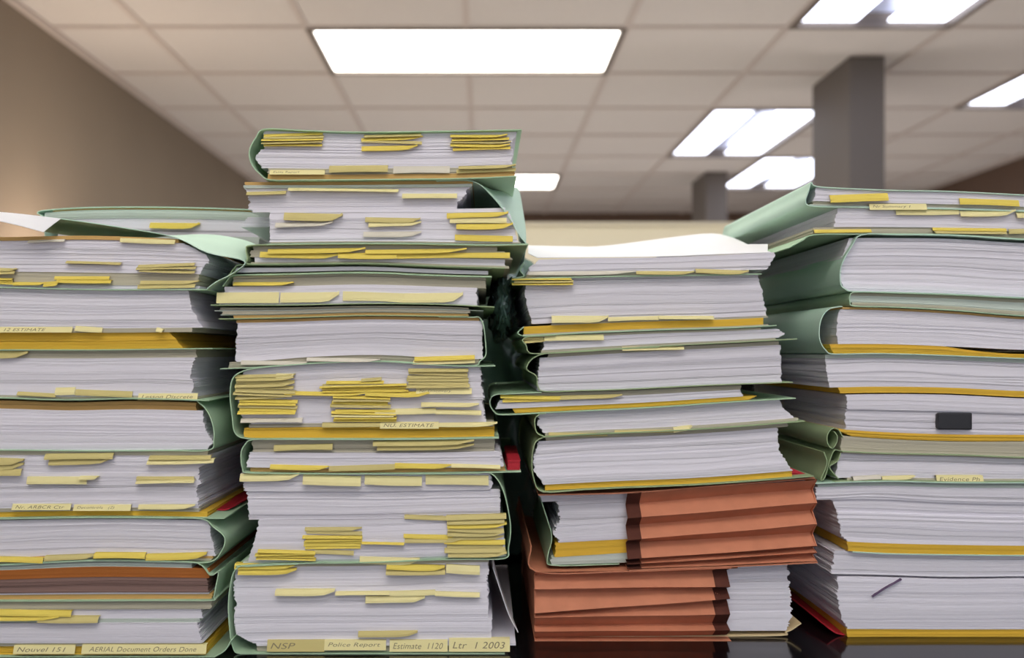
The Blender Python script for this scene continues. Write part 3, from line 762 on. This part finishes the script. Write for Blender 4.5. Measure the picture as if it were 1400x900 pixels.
# --- expanding wallets: pleated gussets
def wallet(label, xa, xb, folds_l, folds_r, band, D, open_left, top, bot, papers):
    root = empty('expanding_wallet', (PX((xa + xb) / 2, D), D + .14, PZ(bot[0][1], D)), label, 'wallet', 'brown expanding wallets')
    depth = [0.0, 0.011]
    def quad_strip(a, b, da, db, x0, x1, name, m, off=0.0):
        mb = MB(); N = 9; V = []
        for s in (0, 1):
            for (fo, dd) in ((a, da), (b, db)):
                for i in range(N):
                    u = i / (N - 1); x = x0 + (x1 - x0) * u
                    w = (x - xa) / (xb - xa)
                    y = fo[0] + (fo[1] - fo[0]) * w + 0.5 * math.sin(w * 7 + fo[0])
                    V.append((PX(x, D), D + dd + off + 0.0006 * math.sin(w * 9 + fo[0]) + (0.0005 if s else 0), PZ(y, D)))
        F = []
        for i in range(N - 1):
            F += [(i, i+N, i+N+1, i+1), (2*N+i, 2*N+i+1, 3*N+i+1, 3*N+i), (i, i+1, 2*N+i+1, 2*N+i), (N+i+1, N+i, 3*N+i, 3*N+i+1)]
        F += [(0, 2*N, 3*N, N), (N-1, 2*N-1, 4*N-1, 3*N-1)]
        mb.add(V, F); return mb.build(name, m, root)
    for k in range(len(folds_l) - 1):
        a = (folds_l[k], folds_r[k]); b = (folds_l[k+1], folds_r[k+1])
        pl = quad_strip(a, b, depth[k % 2], depth[(k+1) % 2], xa, xb, 'pleat', M['rope'])
        q = quad_strip(a, b, depth[k % 2], depth[(k+1) % 2], band[0], band[1], 'gusset_tape', M['roped'], off=-0.0007)
    # boards: top and bottom, and the closed edge
    loft('top_board', [(D, D, top), (D + .27, D, top)], M['rope'], root, th=.001)
    loft('bottom_board', [(D, D, bot), (D + .27, D, bot)], M['rope'], root, th=.001)
    xc = xb if open_left else xa
    ft, fb = (folds_r if open_left else folds_l)[0], (folds_r if open_left else folds_l)[-1]
    mb = MB(); n = len(folds_l); fs = folds_r if open_left else folds_l
    sgn = -1 if open_left else 1
    V = []; F = []
    for k in range(n):
        dx = (k % 2) * 1.5 * sgn
        for yy_ in (D + (k % 2) * .008, D + .27): V.append((PX(xc + dx, D), yy_, PZ(fs[k], D)))
    for k in range(n - 1): F.append((2*k, 2*k+1, 2*k+3, 2*k+2))
    mb.add(V, F); o = mb.build('closed_edge', M['rope'], root); md = o.modifiers.new('s', 'SOLIDIFY'); md.thickness = .0008
    for p in papers:
        page_block(root, D, herm(p[0]), herm(p[1]), p[2], p[3], M[p[4]], y0=.013, depth=.25, jit=p[5], skew=6)
    return root
t = wallet('upper brown pleated wallet of the third stack, papers emerging on its left', 858, 1116,
    [674, 692, 709, 722, 739, 746, 765, 769, 772, 775, 778], [656, 671, 688, 701, 717, 732, 747, 751, 756, 761, 768], (858, 877), D3, True,
    [(736, 677), (860, 674), (1000, 663), (1114, 654)], [(860, 780), (1000, 775), (1118, 769.5)],
    [([(740, 680), (1110, 660)], [(740, 690), (1110, 670)], [(0, 739), (1, 744)], 1108, 'p', 2),
     ([(740, 690), (1110, 670)], [(740, 748), (1110, 728)], [(0, 762), (.4, 768), (.6, 760), (1, 764)], 1106, 'p', 2.4),
     ([(740, 748), (1110, 728)], [(740, 768), (1110, 744)], 761, 1106, 'y', 1.0),
     ([(740, 768), (1110, 744)], [(740, 778), (1110, 766)], 756, 1106, 'v', 1.6)])
loft('inner_cover', [(D3 + .012, D3, [(742, 690), (750, 715), (756, 740), (750, 768), (760, 778), (850, 776)]), (D3 + .24, D3, [(742, 690), (750, 715), (756, 740), (750, 768), (760, 778), (850, 776)])], M['G'], t, th=.0006)
t = wallet('lower brown pleated wallet at the foot of the third stack, papers emerging on its right', 731, 998,
    [783, 790, 806, 809, 839, 842, 845, 860, 864, 877], [778, 784, 802, 809, 819, 824, 840, 857, 862, 873.5], (978, 998), D3, False,
    [(726, 746), (734, 782), (860, 781.5), (998, 777), (1000, 776.6)], [(731, 877.3), (860, 877.3), (1000, 877.3)],
    [([(740, 786), (1090, 772)], [(740, 870), (1090, 869)], 742, [(0, 1083), (.3, 1086), (.8, 1090), (1, 1082)], 'p', 2.0)])
loft('tan_board', [(D3 + .012, D3, [(745, 876), (1050, 875.5), (1082, 870), (1102, 858)]), (D3 + .25, D3, [(745, 876), (1050, 875.5), (1082, 870), (1102, 858)])], M['tan'], t, th=.001)

# ================================================================== STACK 4 (right edge)
D4 = 0.81; G4 = 'files of the rightmost stack'
RX = 1510
e0 = [(1108, 255), (1200, 260), (1300, 262), (1400, 267), (RX, 271)]
e1 = [(1098, 283), (1200, 285), (1300, 287), (1400, 290), (RX, 292)]
e2 = [(1112, 322), (1200, 321), (1300, 322), (1400, 328), (RX, 330)]
e3 = [(1150, 399), (1200, 400), (1300, 403), (1400, 408), (RX, 410)]
e4 = [(1150, 419), (1200, 420), (1300, 425), (1400, 433), (RX, 436)]
e5 = [(1120, 485), (1200, 484), (1300, 487), (1400, 491), (RX, 493)]
e6 = [(1110, 541), (1200, 539), (1300, 540), (1400, 545), (RX, 546)]
e7 = [(1120, 593), (1200, 600), (1300, 604), (1400, 604), (RX, 604)]
e8 = [(1140, 617), (1200, 620), (1300, 622), (1400, 626), (RX, 627)]
e9 = [(1110, 660), (1200, 657), (1300, 659), (1400, 659), (RX, 659)]
e10 = [(1110, 684), (1200, 683), (1300, 688), (1400, 690), (RX, 690)]
e11 = [(1110, 751), (1200, 757), (1300, 759), (1400, 760), (RX, 760)]
e12 = [(1110, 789), (1200, 790), (1300, 793), (1400, 792), (RX, 792)]
e13 = [(1140, 875.5), (RX, 875.5)]
t = folder(D4, 'thin file on top of the rightmost stack, long pale green spine pointing back', e0, e1, [
    ('p', 18, [(0, 1116), (1, 1112)], RX - 8), ('g', 4, 1112, RX - 4), ('v', 3, 1108, RX)],
    cover=dict(side='L', top=(RX, 1116), pts=[(1108, 250), (1104, 262), (1100, 276)], bot=(1110, RX)), group=G4, m='Gp', y0=-.001,
    fl=[(1133, 1212, 266, 277, 1, 'Y'), (1310, 1391, 273, 282, 1, 'Y'), (1187, 1265, 279, 288, 1, 'P', 'Nr Summary 1')])
t = folder(D4, 'second file of the rightmost stack, pale flags hanging along its top edge', e1, e2, [
    ('p', 24, [(0, 1146), (1, 1141)], RX - 6, {'skew': 2}), ('g', 9, 1113, RX)],
    cover=dict(side='L', pts=[(1076, 340), (1096, 329)], bot=(1112, RX)), group=G4, 
    fl=[(1224, 1310, 286, 294, 1, 'P'), (1311, 1386, 288, 296, 1, 'P'), (1388, 1460, 290, 298, 1, 'P'), (1277, 1376, 312, 320, 2, 'YO'), (1112, 1190, 314, 319, 1, 'Y'), (1378, 1440, 313, 320, 1, 'O')])
folder(D4, 'very thick file wrapped in a wide crinkled green spine, upper part of the rightmost stack', e2, e3, [
    (' ', 3, 0, 0), ('p', 72, [(0, 1162), (.4, 1151), (.8, 1150), (1, 1158)], RX - 10, {'gaps': [(.72, 1180, 1290, 1.5), (.8, 1350, 1480, 1.5)]})],
    cover=dict(side='L', top=(RX, 1176), pts=[(1162, 338), (1148, 364), (1147, 388), (1154, 396)], bot=(1164, RX), wr=.0011, m='Gp'), group=G4)  # paler board here makes up for light missing in the gap
folder(D4, 'thin olive-edged file directly under the very thick one, rightmost stack', e3, e4, [
    ('g', 4, 1164, RX), ('v', 10, 1161, RX - 6), ('g', 5, 1166, RX)],
    cover=dict(side='L', top=(RX, 1168), pts=[(1160, 405), (1160, 413)], bot=(1166, RX), wr=.0003), group=G4)
folder(D4, 'thick white file with a wavy yellow divider in a rounded green spine, rightmost stack', e4, e5, [
    ('o', 3, 1152, RX), ('p', 48, [(0, 1150), (.3, 1144), (1, 1146)], RX - 8, {'jit': .8}), ('y', 13, [(0, 1134), (1, 1140)], RX - 4, {'jit': .5, 'gaps': [(.0, 1290, 1480, 6)]})],
    cover=dict(side='L', top=(1150, 1146), pts=[(1130, 424), (1120, 440), (1119, 464), (1128, 480)], bot=(1140, RX), wr=.0004, m='Gp'), group=G4)  # spine colour lightened the same way, as if better lit
folder(D4, 'white file with dark lens gap and yellow divider, directly above the clipped file', e5, e6, [
    ('v', 5, 1130, RX), ('p', 38, [(0, 1129), (1, 1134)], RX - 8, {'gaps': [(.62, 1160, 1290, 4), (.66, 1340, 1480, 3)], 'skew': 7}), ('y', 8, [(0, 1146), (1, 1150)], RX, {'jit': .5, 'gaps': [(.5, 1200, 1320, 1)]}), (' ', 1.5, 0, 0)],
    cover=None, group=G4, cat='file', name='paper_file')
t = folder(D4, 'grey file clamped by a black clip, with a thin yellow divider below, rightmost stack', e6, e7, [
    ('p', 19, [(0, 1157), (1, 1158)], RX - 8, {'gaps': [(.97, 1190, 1290, 2)]}), ('p', 27, [(0, 1158), (1, 1156)], RX - 8, {'skew': 7}), ('y', 8, [(0, 1142), (1, 1166)], RX, {'jit': .5})],
    cover=None, group=G4, cat='file', name='paper_file')
mb = MB(); x0, x1 = PX(1281, D4), PX(1328, D4); z0, z1 = PZ(588, D4), PZ(564, D4)
mb.add([(x0, D4 - .002, z0), (x1, D4 - .002, z0), (x1, D4 - .002, z1), (x0, D4 - .002, z1), (x0, D4 + .02, z0 + .004), (x1, D4 + .02, z0 + .004), (x1, D4 + .02, z1 - .004), (x0, D4 + .02, z1 - .004)],
       [(0,1,2,3), (5,4,7,6), (3,2,6,7), (1,0,4,5), (0,3,7,4), (2,1,5,6)])
o = mb.build('binder_clip', M['clip'], t); o['label'] = 'black binder clip'
md = o.modifiers.new('b', 'BEVEL'); md.width = .0012; md.segments = 2
t = folder(D4, 'empty grey-green board with tightly rolled olive spines, below the clipped file', e7, e8, [
    ('g', 14, 1150, RX - 4), ('g', 3, 1150, RX)], cover=dict(bot=(1150, RX)), group=G4, m='Gd')
roll = [(1152, 598), (1146, 588), (1138, 586), (1131, 594), (1131, 606), (1137, 613), (1143, 606), (1144, 596), (1140, 590)]
loft('rolled_spine', [(D4 - .001, D4, roll), (D4 + .27, D4, roll)], M['Gd'], t, th=.0007)
t = folder(D4, 'white file with lettered yellow flag below it, folded olive spine left, rightmost stack', e8, e9, [
    ('g', 2, 1152, RX), ('p', 32, [(0, 1149), (1, 1144)], RX - 6), ('g', 3, 1160, RX)], cover=dict(bot=(1140, RX)), group=G4, m='Gd',
    fl=[(1279, 1343, 650, 660, 1, 'P', 'Evidence Ph'), (1205, 1250, 651, 656, 1, 'P'), (1165, 1203, 651, 656, 1, 'W')])
fold = [(1150, 617), (1140, 616), (1134, 630), (1127, 653), (1122, 655), (1130, 634), (1126, 618)]
loft('folded_spine', [(D4 - .001, D4, fold), (D4 + .27, D4, fold)], M['Gd'], t, th=.0007)
fold = [(1149, 619), (1145, 630), (1139, 634), (1134, 640), (1146, 655)]
loft('folded_spine', [(D4 - .001, D4, fold), (D4 + .27, D4, fold)], M['Gd'], t, th=.0007)
folder(D4, 'pale grey file in a thin mint cover under the lettered flag, rightmost stack', e9, e10, [
    ('v', 7, 1118, RX), ('p', 20, 1116, RX - 6, {'gaps': [(.95, 1150, 1230, 1.5)]})], cover=dict(top=(1112, RX)), group=G4, m='Gp')
folder(D4, 'bright white file with fanned left side and even yellow divider, lower rightmost stack', e10, e11, [
    ('p', 17, [(0, 1138), (1, 1145)], RX - 8, {'skew': 8, 'gaps': [(.1, 1320, 1500, 3)]}), ('p', 38, [(0, 1147), (.8, 1149), (1, 1160)], RX - 8, {'skew': 10, 'jit': 1.5}), ('y', 12, [(0, 1158), (1, 1160)], RX, {'jit': .5})],
    cover=dict(bot=(1165, RX)), group=G4, m='Gp')
folder(D4, 'white file second from the bottom of the rightmost stack, ragged left side', e11, e12, [
    ('p', 28, [(0, 1142), (1, 1137)], RX - 8, {'skew': 9, 'jit': 2}), (' ', 2.5, 0, 0)], cover=None, group=G4, cat='file', name='paper_file')
t = folder(D4, 'lowest file of the rightmost stack, yellow divider and red corner on the table', e12, e13, [
    ('p', 27, [(0, 1146), (1, 1144)], RX - 8, {'skew': 9, 'jit': 1.6}), ('p', 40, [(0, 1146), (.6, 1150), (1, 1160)], RX - 8, {'skew': 10, 'jit': 1.6, 'gaps': [(.6, 1180, 1480, 1.2)]}), ('y', 13, [(0, 1158), (1, 1160)], RX, {'jit': .5})],
    cover=dict(bot=(1150, RX)), group=G4, m='Gp')
loft('red_corner', [(D4 + .005, D4, [(1158, 871), (1146, 868), (1134, 860)]), (D4 + .15, D4, [(1158, 868), (1130, 858), (1118, 846)])], M['red'], t, th=.001)
loft('purple_slip', [(D4 - .0015, D4, [(1232, 792), (1210, 804), (1192, 816)]), (D4 + .02, D4, [(1236, 791), (1214, 803), (1196, 815)])], M['purple'], t, th=.0008)
